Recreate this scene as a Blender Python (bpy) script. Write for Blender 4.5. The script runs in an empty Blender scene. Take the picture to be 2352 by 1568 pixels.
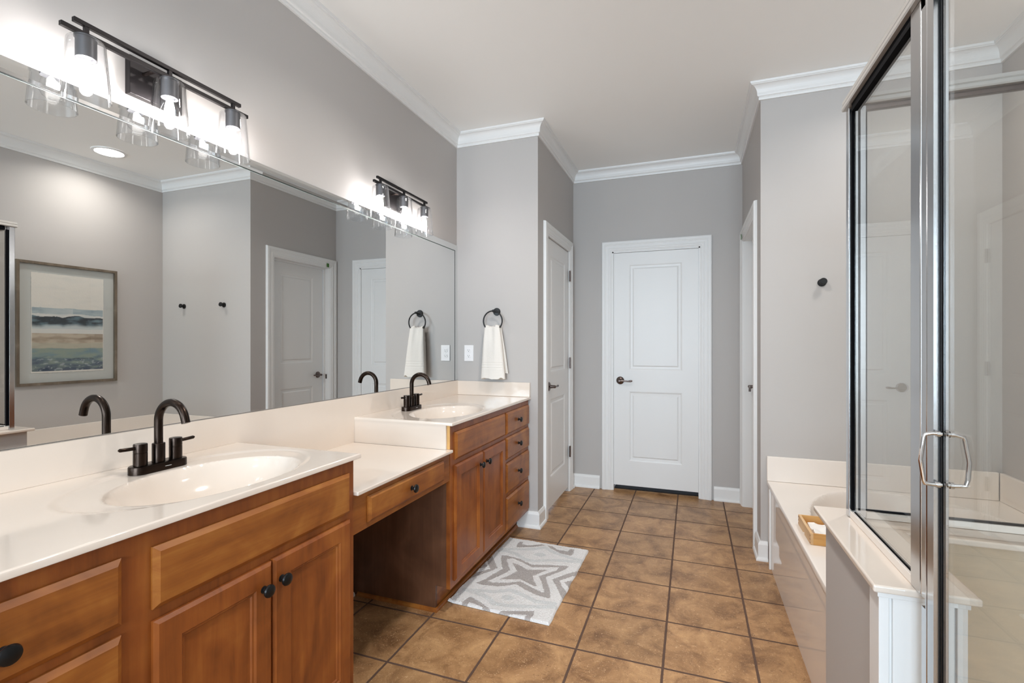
import bpy, bmesh, math, random
from mathutils import Vector, Matrix, noise
random.seed(7)
PI = math.pi
sc = bpy.context.scene
col = sc.collection

# ---------------------------------------------------------------- camera, world, lights, exposure
cd = bpy.data.cameras.new('camera')
cam = bpy.data.objects.new('camera', cd)
col.objects.link(cam)
cam.location = (0, 0, 1.25)
cam.rotation_euler = (PI/2, 0, 0.3526)
cd.sensor_width = 36
cd.lens = 1120/2352*36
cd.shift_y = 5/2352
cd.clip_start = 0.02
sc.camera = cam

w = bpy.data.worlds.new('world'); sc.world = w
w.use_nodes = True
w.node_tree.nodes['Background'].inputs[0].default_value = (0.72, 0.84, 1.0, 1)
w.node_tree.nodes['Background'].inputs[1].default_value = 1.0

def area(name, loc, rot, sx, sy, power, color):
    l = bpy.data.lights.new(name, 'AREA'); l.shape = 'RECTANGLE'
    l.size = sx; l.size_y = sy; l.energy = power; l.color = color
    o = bpy.data.objects.new(name, l); col.objects.link(o)
    o.location = loc; o.rotation_euler = rot
    return o
P_WINDOW, E_BULB, E_CAN = 245, 158, 14
area('window_daylight', (-0.05, -3.84, 1.50), (PI/2, 0, 0), 2.6, 1.8, P_WINDOW, (0.71, 0.86, 1.0))
CAN_AND_FILLS = [(1.10, 2.49, 5), (-0.35, 1.75, 14), (-0.45, -0.55, 6), (-0.2, -2.4, 9)]  # first is the recessed light; the rest are unseen fill lamps, added
def spot(x, y, power):
    l = bpy.data.lights.new('can_or_fill_lamp', 'AREA'); l.shape = 'DISK'; l.size = 0.16
    l.energy = power; l.color = (1.0, 0.95, 0.90); l.spread = math.radians(150)
    o = bpy.data.objects.new('can_or_fill_lamp', l); col.objects.link(o)
    o.location = (x, y, 2.738)
vs = sc.view_settings
vs.view_transform = 'Standard'; vs.look = 'None'; vs.gamma = 1; vs.use_curve_mapping = False
vs.exposure = 0.46
sc.cycles.max_bounces = 14
sc.cycles.diffuse_bounces = 6
sc.cycles.glossy_bounces = 8
sc.cycles.transmission_bounces = 8
sc.cycles.transparent_max_bounces = 24
sc.cycles.use_denoising = True
sc.cycles.caustics_reflective = False
sc.cycles.caustics_refractive = False
sc.cycles.sample_clamp_indirect = 6

# ---------------------------------------------------------------- materials
def S(r, g, b):
    f = lambda c: (c/255/12.92) if c/255 <= 0.04045 else ((c/255+0.055)/1.055)**2.4
    return (f(r), f(g), f(b), 1)
def nmat(name):
    m = bpy.data.materials.new(name); m.use_nodes = True
    nt = m.node_tree
    return m, nt, nt.nodes['Principled BSDF'], nt.nodes, nt.links
def mat(name, c, rough=.5, metal=0., bump=0., bscale=200., spec=.5, coat=0., var=0., vscale=3.):
    m, nt, b, N, L = nmat(name)
    b.inputs['Base Color'].default_value = c
    b.inputs['Roughness'].default_value = rough
    b.inputs['Metallic'].default_value = metal
    b.inputs['Specular IOR Level'].default_value = spec
    b.inputs['Coat Weight'].default_value = coat
    b.inputs['Coat Roughness'].default_value = .05
    tc = N.new('ShaderNodeTexCoord')
    if bump:
        n = N.new('ShaderNodeTexNoise'); n.inputs['Scale'].default_value = bscale
        n.inputs['Detail'].default_value = 3
        L.new(tc.outputs['Object'], n.inputs['Vector'])
        bp = N.new('ShaderNodeBump'); bp.inputs['Strength'].default_value = bump
        bp.inputs['Distance'].default_value = .002
        L.new(n.outputs['Fac'], bp.inputs['Height']); L.new(bp.outputs['Normal'], b.inputs['Normal'])
    if var:
        n = N.new('ShaderNodeTexNoise'); n.inputs['Scale'].default_value = vscale
        n.inputs['Detail'].default_value = 4
        L.new(tc.outputs['Object'], n.inputs['Vector'])
        r = N.new('ShaderNodeValToRGB')
        lo = tuple(x*(1-var) for x in c[:3])+(1,); hi = tuple(min(1, x*(1+var)) for x in c[:3])+(1,)
        r.color_ramp.elements[0].color = lo; r.color_ramp.elements[0].position = .3
        r.color_ramp.elements[1].color = hi; r.color_ramp.elements[1].position = .7
        L.new(n.outputs['Fac'], r.inputs['Fac']); L.new(r.outputs['Color'], b.inputs['Base Color'])
    return m
def thin_glass(name, tint, ior=1.5, boost=1.0):
    m, nt, b, N, L = nmat(name)
    N.remove(b)
    out = N['Material Output']
    tr = N.new('ShaderNodeBsdfTransparent'); tr.inputs['Color'].default_value = tint
    gl = N.new('ShaderNodeBsdfGlossy'); gl.inputs['Roughness'].default_value = 0.0
    # Schlick reflectance from the unsigned facing angle, so both faces of a pane behave alike
    fr = N.new('ShaderNodeLayerWeight'); fr.inputs['Blend'].default_value = .5
    pw = N.new('ShaderNodeMath'); pw.operation = 'POWER'; pw.inputs[1].default_value = 5
    mu = N.new('ShaderNodeMath'); mu.operation = 'MULTIPLY_ADD'; mu.inputs[1].default_value = .9*boost; mu.use_clamp = True
    f0 = ((ior-1)/(ior+1))**2
    mu.inputs[2].default_value = f0
    L.new(fr.outputs['Facing'], pw.inputs[0])
    mx = N.new('ShaderNodeMixShader')
    L.new(pw.outputs[0], mu.inputs[0]); L.new(mu.outputs[0], mx.inputs[0])
    L.new(tr.outputs[0], mx.inputs[1]); L.new(gl.outputs[0], mx.inputs[2]); L.new(mx.outputs[0], out.inputs['Surface'])
    return m
def emis(name, c, s):
    m, nt, b, N, L = nmat(name)
    b.inputs['Base Color'].default_value = (0, 0, 0, 1)
    b.inputs['Emission Color'].default_value = c
    b.inputs['Emission Strength'].default_value = s
    return m
def wood(name, axis, dark, mid, light, rough=.34):
    m, nt, b, N, L = nmat(name)
    tc = N.new('ShaderNodeTexCoord')
    mp = N.new('ShaderNodeMapping')
    sc_ = {'y': (22, 1.6, 22), 'z': (22, 22, 1.6), 'x': (1.6, 22, 22)}[axis]
    mp.inputs['Scale'].default_value = sc_
    L.new(tc.outputs['Object'], mp.inputs['Vector'])
    g = N.new('ShaderNodeTexNoise'); g.inputs['Scale'].default_value = 1.6; g.inputs['Detail'].default_value = 6
    g.inputs['Distortion'].default_value = .7; g.inputs['Roughness'].default_value = .62
    L.new(mp.outputs[0], g.inputs['Vector'])
    bl = N.new('ShaderNodeTexNoise'); bl.inputs['Scale'].default_value = 5.0; bl.inputs['Detail'].default_value = 3
    bl.inputs['Distortion'].default_value = 1.2
    L.new(tc.outputs['Object'], bl.inputs['Vector'])
    r1 = N.new('ShaderNodeValToRGB'); e = r1.color_ramp.elements
    e[0].color = dark; e[0].position = .28; e[1].color = light; e[1].position = .74
    k = e.new(.5); k.color = mid
    mth = N.new('ShaderNodeMath'); mth.operation = 'MULTIPLY_ADD'; mth.inputs[1].default_value = .42
    m2 = N.new('ShaderNodeMath'); m2.operation = 'MULTIPLY'; m2.inputs[1].default_value = .58
    L.new(bl.outputs['Fac'], m2.inputs[0]); L.new(g.outputs['Fac'], mth.inputs[0]); L.new(m2.outputs[0], mth.inputs[2])
    L.new(mth.outputs[0], r1.inputs['Fac']); L.new(r1.outputs['Color'], b.inputs['Base Color'])
    b.inputs['Roughness'].default_value = rough; b.inputs['Specular IOR Level'].default_value = .45
    bp = N.new('ShaderNodeBump'); bp.inputs['Strength'].default_value = .06; bp.inputs['Distance'].default_value = .001
    L.new(g.outputs['Fac'], bp.inputs['Height']); L.new(bp.outputs['Normal'], b.inputs['Normal'])
    return m

M = {}
M['wall'] = mat('wall_paint', S(184, 180, 177), .62, bump=.05, bscale=350)
M['ceiling'] = mat('ceiling_paint', S(246, 246, 244), .75)
M['trim'] = mat('trim_paint', S(230, 230, 229), .40, bump=.02, bscale=60)
M['marble'] = mat('cultured_marble', S(224, 212, 200), .10, coat=.4, var=.015, vscale=4)
M['stone'] = mat('shower_stone', S(196, 180, 159), .14, var=.012, vscale=4)
M['apron'] = mat('apron_gloss', S(236, 228, 220), .035)
M['tubmarble'] = mat('tub_marble', S(234, 226, 218), .13, coat=0., var=.012, vscale=4)
M['wood_h'] = wood('maple_across', 'y', S(102, 54, 22), S(146, 86, 35), S(180, 122, 56))
M['wood_v'] = wood('maple_upright', 'z', S(98, 49, 21), S(138, 75, 31), S(166, 102, 45))
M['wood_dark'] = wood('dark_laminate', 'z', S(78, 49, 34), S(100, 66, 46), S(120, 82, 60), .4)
M['wood_raw'] = mat('raw_wood_edge', S(214, 168, 104), .7, var=.08, vscale=30)
M['pine'] = wood('pine', 'x', S(176, 118, 56), S(208, 158, 92), S(226, 184, 122), .5)
M['pine_side'] = wood('pine_side', 'y', S(190, 146, 96), S(214, 176, 130), S(226, 196, 156), .5)
M['bronze'] = mat('oil_rubbed_bronze', S(50, 41, 36), .27, 1.0, bump=.03, bscale=600)
M['knob'] = mat('black_knob', S(30, 30, 31), .33, .6)
M['blackmetal'] = mat('black_fixture_metal', S(38, 35, 36), .45, .7)
M['socket'] = mat('graphite_socket', S(86, 86, 89), .42, .7)
M['hook'] = mat('matte_black', S(12, 12, 13), .5, .2)
M['pewter'] = mat('aged_pewter', S(116, 104, 100), .24, 1.0)
M['chrome'] = mat('brushed_chrome', S(206, 207, 209), .19, 1.0)
M['satin'] = mat('satin_nickel', S(196, 193, 189), .30, .45)
M['chromep'] = mat('polished_chrome', S(225, 225, 226), .07, 1.0)
M['gasket'] = mat('black_gasket', S(6, 6, 9), .8, spec=.08)
M['mirror'] = mat('mirror_silver', (.82, .828, .818, 1), .0, 1.0)
M['mirroredge'] = mat('mirror_green_edge', S(176, 190, 184), .4)
M['seam'] = mat('mirror_seam', S(16, 24, 22), .5)
M['glass'] = thin_glass('shower_glass', (.955, .953, .94, 1), 1.5, 1.15)
M['shade'] = thin_glass('shade_glass', (.962, .965, .97, 1), 1.6, 2.0)
M['bulbglass'] = thin_glass('bulb_glass', (.99, .99, .99, 1), 1.45, .8)
M['pane'] = thin_glass('window_glass', (.97, .98, .98, 1))
M['glow'] = emis('bulb_glow', (1.0, .965, .94, 1), E_BULB)
M['can'] = emis('can_diffuser', (1.0, .97, .93, 1), E_CAN)
M['outlet'] = mat('outlet_plastic', S(238, 236, 236), .35)
M['slot'] = mat('outlet_slot', S(70, 66, 66), .6)
M['towel'] = mat('white_terry', S(232, 227, 220), .95, bump=.9, bscale=420)
M['cloth'] = mat('white_cloth', S(238, 236, 233), .9, bump=.4, bscale=300)
M['matboard'] = mat('mat_board', S(208, 207, 203), .8)
M['frame'] = wood('weathered_frame', 'z', S(78, 67, 55), S(106, 94, 80), S(138, 127, 113), .7)
M['tape'] = mat('green_tape', S(70, 116, 52), .7)
M['carpet'] = mat('dark_carpet', S(44, 41, 40), .98, bump=1, bscale=300, var=.4, vscale=180)
M['white_letter'] = mat('silver_letter', S(225, 225, 225), .4)

def floor_mat():
    m, nt, b, N, L = nmat('floor_tile')
    tc = N.new('ShaderNodeTexCoord')
    mp = N.new('ShaderNodeMapping'); mp.inputs['Location'].default_value = (.1025+.3395*20, .044+.335*20, 0)
    L.new(tc.outputs['Object'], mp.inputs['Vector'])
    wob = N.new('ShaderNodeTexNoise'); wob.inputs['Scale'].default_value = 28; wob.inputs['Detail'].default_value = 2
    L.new(tc.outputs['Object'], wob.inputs['Vector'])
    wm = N.new('ShaderNodeVectorMath'); wm.operation = 'MULTIPLY_ADD'
    wm.inputs[1].default_value = (.003, .003, 0)
    L.new(wob.outputs['Color'], wm.inputs[0]); L.new(mp.outputs[0], wm.inputs[2])
    br = N.new('ShaderNodeTexBrick'); br.offset = 0; br.squash = 1
    br.inputs['Scale'].default_value = 1; br.inputs['Brick Width'].default_value = .3395
    br.inputs['Row Height'].default_value = .335; br.inputs['Mortar Size'].default_value = .0054
    br.inputs['Mortar Smooth'].default_value = .25; br.inputs['Bias'].default_value = 0
    br.inputs['Color1'].default_value = (0, 0, 0, 1); br.inputs['Color2'].default_value = (1, 1, 1, 1)
    br.inputs['Mortar'].default_value = (.5, .5, .5, 1)
    L.new(wm.outputs[0], br.inputs['Vector'])
    # mottling
    n1 = N.new('ShaderNodeTexNoise'); n1.inputs['Scale'].default_value = 7; n1.inputs['Detail'].default_value = 8
    n1.inputs['Roughness'].default_value = .68; n1.inputs['Distortion'].default_value = .6
    L.new(tc.outputs['Object'], n1.inputs['Vector'])
    r1 = N.new('ShaderNodeValToRGB'); e = r1.color_ramp.elements
    e[0].position = .34; e[0].color = S(124, 90, 60); e[1].position = .70; e[1].color = S(196, 155, 110)
    k = e.new(.5); k.color = S(165, 126, 87)
    L.new(n1.outputs['Fac'], r1.inputs['Fac'])
    # per-tile tone
    bw = N.new('ShaderNodeMix'); bw.data_type = 'RGBA'; bw.blend_type = 'MULTIPLY'; bw.inputs[0].default_value = 1
    r2 = N.new('ShaderNodeValToRGB'); r2.color_ramp.elements[0].color = (.86, .86, .86, 1); r2.color_ramp.elements[1].color = (1.06, 1.04, 1.02, 1)
    L.new(br.outputs['Color'], r2.inputs['Fac'])
    L.new(r1.outputs['Color'], bw.inputs[6]); L.new(r2.outputs['Color'], bw.inputs[7])
    # worm-like pale specks and dark pits
    n2 = N.new('ShaderNodeTexNoise'); n2.inputs['Scale'].default_value = 75; n2.inputs['Detail'].default_value = 5
    n2.inputs['Distortion'].default_value = 2.2
    L.new(tc.outputs['Object'], n2.inputs['Vector'])
    r3 = N.new('ShaderNodeValToRGB'); r3.color_ramp.elements[0].position = .60; r3.color_ramp.elements[1].position = .68
    L.new(n2.outputs['Fac'], r3.inputs['Fac'])
    s1 = N.new('ShaderNodeMath'); s1.operation = 'MULTIPLY'; s1.inputs[1].default_value = .55
    L.new(r3.outputs['Color'], s1.inputs[0])
    mx1 = N.new('ShaderNodeMix'); mx1.data_type = 'RGBA'; mx1.inputs[7].default_value = S(222, 186, 146)
    L.new(s1.outputs[0], mx1.inputs[0]); L.new(bw.outputs[2], mx1.inputs[6])
    r4 = N.new('ShaderNodeValToRGB'); r4.color_ramp.elements[0].position = .30; r4.color_ramp.elements[1].position = .38
    r4.color_ramp.elements[0].color = (1, 1, 1, 1); r4.color_ramp.elements[1].color = (0, 0, 0, 1)
    L.new(n2.outputs['Fac'], r4.inputs['Fac'])
    s2 = N.new('ShaderNodeMath'); s2.operation = 'MULTIPLY'; s2.inputs[1].default_value = .65
    L.new(r4.outputs['Color'], s2.inputs[0])
    mx2 = N.new('ShaderNodeMix'); mx2.data_type = 'RGBA'; mx2.inputs[7].default_value = S(104, 74, 50)
    L.new(s2.outputs[0], mx2.inputs[0]); L.new(mx1.outputs[2], mx2.inputs[6])
    mx3 = N.new('ShaderNodeMix'); mx3.data_type = 'RGBA'; mx3.inputs[7].default_value = S(92, 70, 58)
    L.new(br.outputs['Fac'], mx3.inputs[0]); L.new(mx2.outputs[2], mx3.inputs[6])
    L.new(mx3.outputs[2], b.inputs['Base Color'])
    rr = N.new('ShaderNodeMapRange'); rr.inputs[3].default_value = .36; rr.inputs[4].default_value = .85
    L.new(br.outputs['Fac'], rr.inputs[0]); L.new(rr.outputs[0], b.inputs['Roughness'])
    b.inputs['Specular IOR Level'].default_value = .38
    h = N.new('ShaderNodeMath'); h.operation = 'MULTIPLY_ADD'; h.inputs[1].default_value = -1.0
    h2 = N.new('ShaderNodeMath'); h2.operation = 'MULTIPLY'; h2.inputs[1].default_value = .22
    L.new(n2.outputs['Fac'], h2.inputs[0]); L.new(br.outputs['Fac'], h.inputs[0]); L.new(h2.outputs[0], h.inputs[2])
    bp = N.new('ShaderNodeBump'); bp.inputs['Strength'].default_value = .55; bp.inputs['Distance'].default_value = .004
    L.new(h.outputs[0], bp.inputs['Height']); L.new(bp.outputs['Normal'], b.inputs['Normal'])
    return m
M['floor'] = floor_mat()
def attr_mat(name, rough, bump, bscale, att='Col'):
    m, nt, b, N, L = nmat(name)
    a = N.new('ShaderNodeVertexColor'); a.layer_name = att
    L.new(a.outputs['Color'], b.inputs['Base Color'])
    b.inputs['Roughness'].default_value = rough
    tc = N.new('ShaderNodeTexCoord'); n = N.new('ShaderNodeTexNoise'); n.inputs['Scale'].default_value = bscale
    n.inputs['Detail'].default_value = 4
    L.new(tc.outputs['Object'], n.inputs['Vector'])
    bp = N.new('ShaderNodeBump'); bp.inputs['Strength'].default_value = bump; bp.inputs['Distance'].default_value = .006
    L.new(n.outputs['Fac'], bp.inputs['Height']); L.new(bp.outputs['Normal'], b.inputs['Normal'])
    return m
M['rug'] = attr_mat('rug_pile', .97, 1.0, 260)
M['art'] = attr_mat('watercolour_paper', .85, .15, 120)

# ---------------------------------------------------------------- mesh helpers
def tag(o, label=None, cat=None, group=None, kind=None):
    if label: o['label'] = label
    if cat: o['category'] = cat
    if group: o['group'] = group
    if kind: o['kind'] = kind
    return o
def thing(name, loc, label, cat, group=None):
    o = bpy.data.objects.new(name, None); col.objects.link(o)
    o.location = loc; o.empty_display_size = .05
    return tag(o, label, cat, group)
def wloc(o):
    v = Vector((0, 0, 0))
    while o is not None:
        v = v + o.location; o = o.parent
    return v
class MB:
    """collects geometry in world coordinates; build() links it as one mesh object"""
    def __init__(s): s.v = []; s.f = []; s.sm = []
    def add(s, vs, fs, smooth=False):
        n = len(s.v); s.v += [tuple(p) for p in vs]
        for f in fs: s.f.append([i+n for i in f]); s.sm.append(smooth)
        return s
    def box(s, x0, x1, y0, y1, z0, z1):
        v = [(x, y, z) for z in (z0, z1) for y in (y0, y1) for x in (x0, x1)]
        return s.add(v, [(0, 2, 3, 1), (4, 5, 7, 6), (0, 1, 5, 4), (2, 6, 7, 3), (0, 4, 6, 2), (1, 3, 7, 5)])
    def lathe(s, c, axis, prof, n=32, cap=True):
        """prof: list of (radius, height along axis)"""
        a = Vector(axis).normalized(); u = a.orthogonal().normalized(); w_ = a.cross(u)
        c = Vector(c); vs = []
        for r, h in prof:
            for i in range(n):
                t = 2*PI*i/n
                vs.append(c+a*h+(u*math.cos(t)+w_*math.sin(t))*max(r, 1e-5))
        fs = []
        for k in range(len(prof)-1):
            for i in range(n):
                j = (i+1) % n
                fs.append((k*n+i, k*n+j, (k+1)*n+j, (k+1)*n+i))
        if cap:
            fs.append(tuple(range(n))[::-1]); fs.append(tuple(range((len(prof)-1)*n, len(prof)*n)))
        return s.add(vs, fs, True)
    def cyl(s, a, b, r, n=24, r2=None):
        a = Vector(a); b = Vector(b)
        return s.lathe(a, b-a, [(r, 0), (r if r2 is None else r2, (b-a).length)], n)
    def tube(s, pts, r, n=14, closed=False):
        P = [Vector(p) for p in pts]; m = len(P); vs = []; prev = None
        rr = r if isinstance(r, (list, tuple)) else [r]*m
        for i in range(m):
            if closed: t = (P[(i+1) % m]-P[i-1]).normalized()
            else: t = (P[min(i+1, m-1)]-P[max(i-1, 0)]).normalized()
            if prev is None: u = t.orthogonal().normalized()
            else: u = (prev-t*prev.dot(t)).normalized()
            prev = u; w_ = t.cross(u)
            for k in range(n):
                a = 2*PI*k/n
                vs.append(P[i]+(u*math.cos(a)+w_*math.sin(a))*rr[i])
        fs = []
        for i in range(m if closed else m-1):
            j = (i+1) % m
            for k in range(n):
                l = (k+1) % n
                fs.append((i*n+k, i*n+l, j*n+l, j*n+k))
        if not closed:
            fs.append(tuple(range(n))[::-1]); fs.append(tuple(range((m-1)*n, m*n)))
        return s.add(vs, fs, True)
    def sweep(s, pts, prof, closed=False):
        """horizontal path of axis-aligned walls; prof = (offset to the left of travel, z)"""
        m = len(pts); dirs = []
        for i in range(m if closed else m-1):
            d = Vector((pts[(i+1) % m][0]-pts[i][0], pts[(i+1) % m][1]-pts[i][1])).normalized()
            dirs.append(Vector((-d.y, d.x)))
        vs = []
        for i in range(m):
            if closed: na, nb = dirs[i-1], dirs[i]
            else: na = dirs[max(i-1, 0)]; nb = dirs[min(i, m-2)]
            off = na if (na-nb).length < 1e-6 else na+nb
            for o, z in prof: vs.append((pts[i][0]+off.x*o, pts[i][1]+off.y*o, z))
        k = len(prof); fs = []
        for i in range(m if closed else m-1):
            j = (i+1) % m
            for a in range(k-1): fs.append((i*k+a, i*k+a+1, j*k+a+1, j*k+a))
        if not closed: fs.append(tuple(range(k))); fs.append(tuple(range((m-1)*k, m*k))[::-1])
        return s.add(vs, fs)
    def casing(s, mp, u0, u1, v1, prof, v0=0.):
        """door casing round an opening; prof = (outward offset, depth)"""
        k = len(prof); vs = []
        for node in range(4):
            for o, d in prof:
                p = [(u0-o, v0), (u0-o, v1+o), (u1+o, v1+o), (u1+o, v0)][node]
                vs.append(mp(p[0], p[1], d))
        fs = []
        for i in range(3):
            for a in range(k-1): fs.append((i*k+a, i*k+a+1, (i+1)*k+a+1, (i+1)*k+a))
        fs.append(tuple(range(k))); fs.append(tuple(range(3*k, 4*k))[::-1])
        return s.add(vs, fs)
    def plate(s, mp, u0, u1, v0, v1, th, bev=0., panels=(), steps=(), bdep=None):
        """a board on plane w=0 with thickness th, bevelled outer edge and relief panels"""
        R = lambda a, w_: [mp(u0+a, v0+a, w_), mp(u1-a, v0+a, w_), mp(u1-a, v1-a, w_), mp(u0+a, v1-a, w_)]
        bd = bev*.6 if bdep is None else bdep
        rings = [R(0, 0), R(0, th-bd)] + ([R(bev, th)] if bev else [])
        vs = sum(rings, []); fs = [(3, 2, 1, 0)]
        for k in range(len(rings)-1):
            for i in range(4):
                j = (i+1) % 4; fs.append((k*4+i, k*4+j, k*4+4+j, k*4+4+i))
        s.add(vs, fs)
        us = sorted({u0+bev, u1-bev}|{p[0] for p in panels}|{p[1] for p in panels})
        ws = sorted({v0+bev, v1-bev}|{p[2] for p in panels}|{p[3] for p in panels})
        for i in range(len(us)-1):
            for j in range(len(ws)-1):
                cu, cv = (us[i]+us[i+1])/2, (ws[j]+ws[j+1])/2
                if any(p[0] < cu < p[1] and p[2] < cv < p[3] for p in panels): continue
                s.add([mp(us[i], ws[j], th), mp(us[i+1], ws[j], th), mp(us[i+1], ws[j+1], th), mp(us[i], ws[j+1], th)], [(0, 1, 2, 3)])
        for p in panels:
            rg = [[mp(p[0]+a, p[2]+a, th+d), mp(p[1]-a, p[2]+a, th+d), mp(p[1]-a, p[3]-a, th+d), mp(p[0]+a, p[3]-a, th+d)] for a, d in steps]
            vs = sum(rg, []); fs = []
            for k in range(len(rg)-1):
                for i in range(4):
                    j = (i+1) % 4; fs.append((k*4+i, k*4+j, k*4+4+j, k*4+4+i))
            n = (len(rg)-1)*4; fs.append((n, n+1, n+2, n+3))
            s.add(vs, fs)
        return s
    def build(s, name, m, parent=None, bevel=0., seg=2, kind=None, label=None, weld=False):
        me = bpy.data.meshes.new(name)
        off = wloc(parent) if parent is not None else Vector((0, 0, 0))
        me.from_pydata([(p[0]-off.x, p[1]-off.y, p[2]-off.z) for p in s.v], [], s.f)
        me.polygons.foreach_set('use_smooth', s.sm)
        me.update()
        bm = bmesh.new(); bm.from_mesh(me)
        if weld: bmesh.ops.remove_doubles(bm, verts=bm.verts, dist=1e-5)
        bmesh.ops.recalc_face_normals(bm, faces=bm.faces)
        for e in bm.edges:
            if len(e.link_faces) == 2 and e.calc_face_angle(0) > math.radians(38): e.smooth = False
        bm.to_mesh(me); bm.free()
        me.materials.append(M[m] if isinstance(m, str) else m)
        o = bpy.data.objects.new(name, me); col.objects.link(o)
        if parent is not None: o.parent = parent
        if bevel:
            b = o.modifiers.new('bevel', 'BEVEL'); b.width = bevel; b.segments = seg
            b.limit_method = 'ANGLE'; b.angle_limit = math.radians(50)
        if kind: o['kind'] = kind
        if label: o['label'] = label
        return o
def top_mesh(mb, name, m, label, cat, group=None, **k):
    """a thing that is one mesh: origin moved to its base centre"""
    xs = [p[0] for p in mb.v]; ys = [p[1] for p in mb.v]; zs = [p[2] for p in mb.v]
    c = ((min(xs)+max(xs))/2, (min(ys)+max(ys))/2, min(zs))
    mb.v = [(p[0]-c[0], p[1]-c[1], p[2]-c[2]) for p in mb.v]
    o = mb.build(name, m, **k); o.location = c
    return tag(o, label, cat, group)
def copy_tree(o, parent=None):
    c = o.copy(); col.objects.link(c); c.parent = parent
    for ch in [x for x in bpy.data.objects if x.parent == o]: copy_tree(ch, c)
    return c
mx = lambda X, s=1: (lambda u, v, w_: (X+s*w_, u, v))     # plane facing +-x, u = y
my = lambda Y, s=-1: (lambda u, v, w_: (u, Y+s*w_, v))    # plane facing -+y, u = x

# ---------------------------------------------------------------- room shell
XL, XR, XH, XQ = -1.59, 1.465, -.978, .376
YE, YT, YB, YR, CZ = 3.166, 3.148, 4.22, -3.6, 2.75
T = .12
MB().box(XL-T, XR+T, YR-T, YB+T, -.1, 0).build('floor', 'floor', kind='structure')
MB().box(XL-T, XR+T, YR-T, YB+T, CZ, CZ+.1).build('ceiling', 'ceiling', kind='structure')
MB().box(XL-T, XL, YR-T, YE+T, 0, CZ).build('wall_left', 'wall', kind='structure')
MB().box(XL, XH-T, YE, YE+T, 0, CZ).box(XH-T, XH, YE, YE+T, 0, CZ).build('wall_vanity_end', 'wall', kind='structure')
MB().box(XH-T, XH, YE+T, 3.3865, 0, CZ).box(XH-T, XH, 4.0435, YB, 0, CZ).box(XH-T, XH, 3.3865, 4.0435, 2.026, CZ).build('wall_hall_left', 'wall', kind='structure')
MB().box(XH-T, -.641, YB, YB+T, 0, CZ).box(.070, XQ+T, YB, YB+T, 0, CZ).box(-.641, .070, YB, YB+T, 2.037, CZ).build('wall_back', 'wall', kind='structure')
MB().box(XQ, XQ+T, YT+T, 3.387, 0, CZ).box(XQ, XQ+T, 4.133, YB, 0, CZ).box(XQ, XQ+T, 3.387, 4.133, 2.046, CZ).build('wall_hall_right', 'wall', kind='structure')
MB().box(XQ, XR, YT, YT+T, 0, CZ).build('wall_tub_end', 'wall', kind='structure')
MB().box(XR, XR+T, YR-T, YT+T, 0, CZ).build('wall_right', 'wall', kind='structure')
WX0, WX1, WZ0, WZ1 = -1.3, 1.2, .65, 2.35
MB().box(XL, WX0, YR-T, YR, 0, CZ).box(WX1, XR, YR-T, YR, 0, CZ).box(WX0, WX1, YR-T, YR, 0, WZ0).box(WX0, WX1, YR-T, YR, WZ1, CZ).build('wall_front', 'wall', kind='structure')
wf = MB()
for a, b_ in ((WX0, WX0+.05), ((WX0+WX1)/2-.03, (WX0+WX1)/2+.03), (WX1-.05, WX1)): wf.box(a, b_, YR-.08, YR-.03, WZ0, WZ1)
for a, b_ in ((WZ0, WZ0+.05), (1.53, 1.57), (WZ1-.05, WZ1)): wf.box(WX0+.05, WX1-.05, YR-.075, YR-.035, a, b_)
win = wf.build('window_1', 'trim', kind='structure')
MB().box(WX0+.05, WX1-.05, YR-.057, YR-.053, WZ0+.05, WZ1-.05).build('window_pane', 'pane', win)
MB().casing(lambda u, v, w_: (u, YR+w_, v), WX0, WX1, WZ1, [(0, 0), (0, .014), (.02, .016), (.085, .02), (.09, 0)], WZ0).build('window_casing', 'trim', win)

ROOM = [(XL, YR), (XR, YR), (XR, YT), (XQ, YT), (XQ, YB), (XH, YB), (XH, YE), (XL, YE)]
c0 = 2.657
crown = [(0, c0), (.010, c0), (.012, c0+.010), (.009, c0+.014), (.012, c0+.018), (.018, c0+.021), (.020, c0+.027)]
for i in range(9):
    t = i/8; a = t*PI/2
    crown.append((.020+.032*(1-math.cos(a)), c0+.030+.046*math.sin(a)))
crown += [(.054, c0+.080), (.058, c0+.081), (.060, CZ-.0005), (0, CZ-.0005)]
MB().sweep(ROOM, crown, True).build('trim_1', 'trim', kind='structure')
bb = [(0, 0), (.026, 0), (.026, .008), (.022, .017), (.015, .020), (.015, .092), (.011, .100), (.007, .110), (0, .111)]
for nm, path in (('baseboard_vanity_end', [(XH, 3.296), (XH, YE), (-1.122, YE)]),
                 ('baseboard_hall_back_left', [(-.742, YB), (XH, YB), (XH, 4.144)]),
                 ('baseboard_hall_back_right', [(XQ, YB), (.168, YB)]),
                 ('baseboard_hall_right', [(.412, YT), (XQ, YT), (XQ, 3.302)]),
                 ('baseboard_left', [(XL, 1.999), (XL, 1.345)]),
                 ('baseboard_left_rear', [(XL, .238), (XL, YR), (XR, YR), (XR, .38)])):
    MB().sweep(path, bb).build(nm, 'trim', kind='structure')

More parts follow.
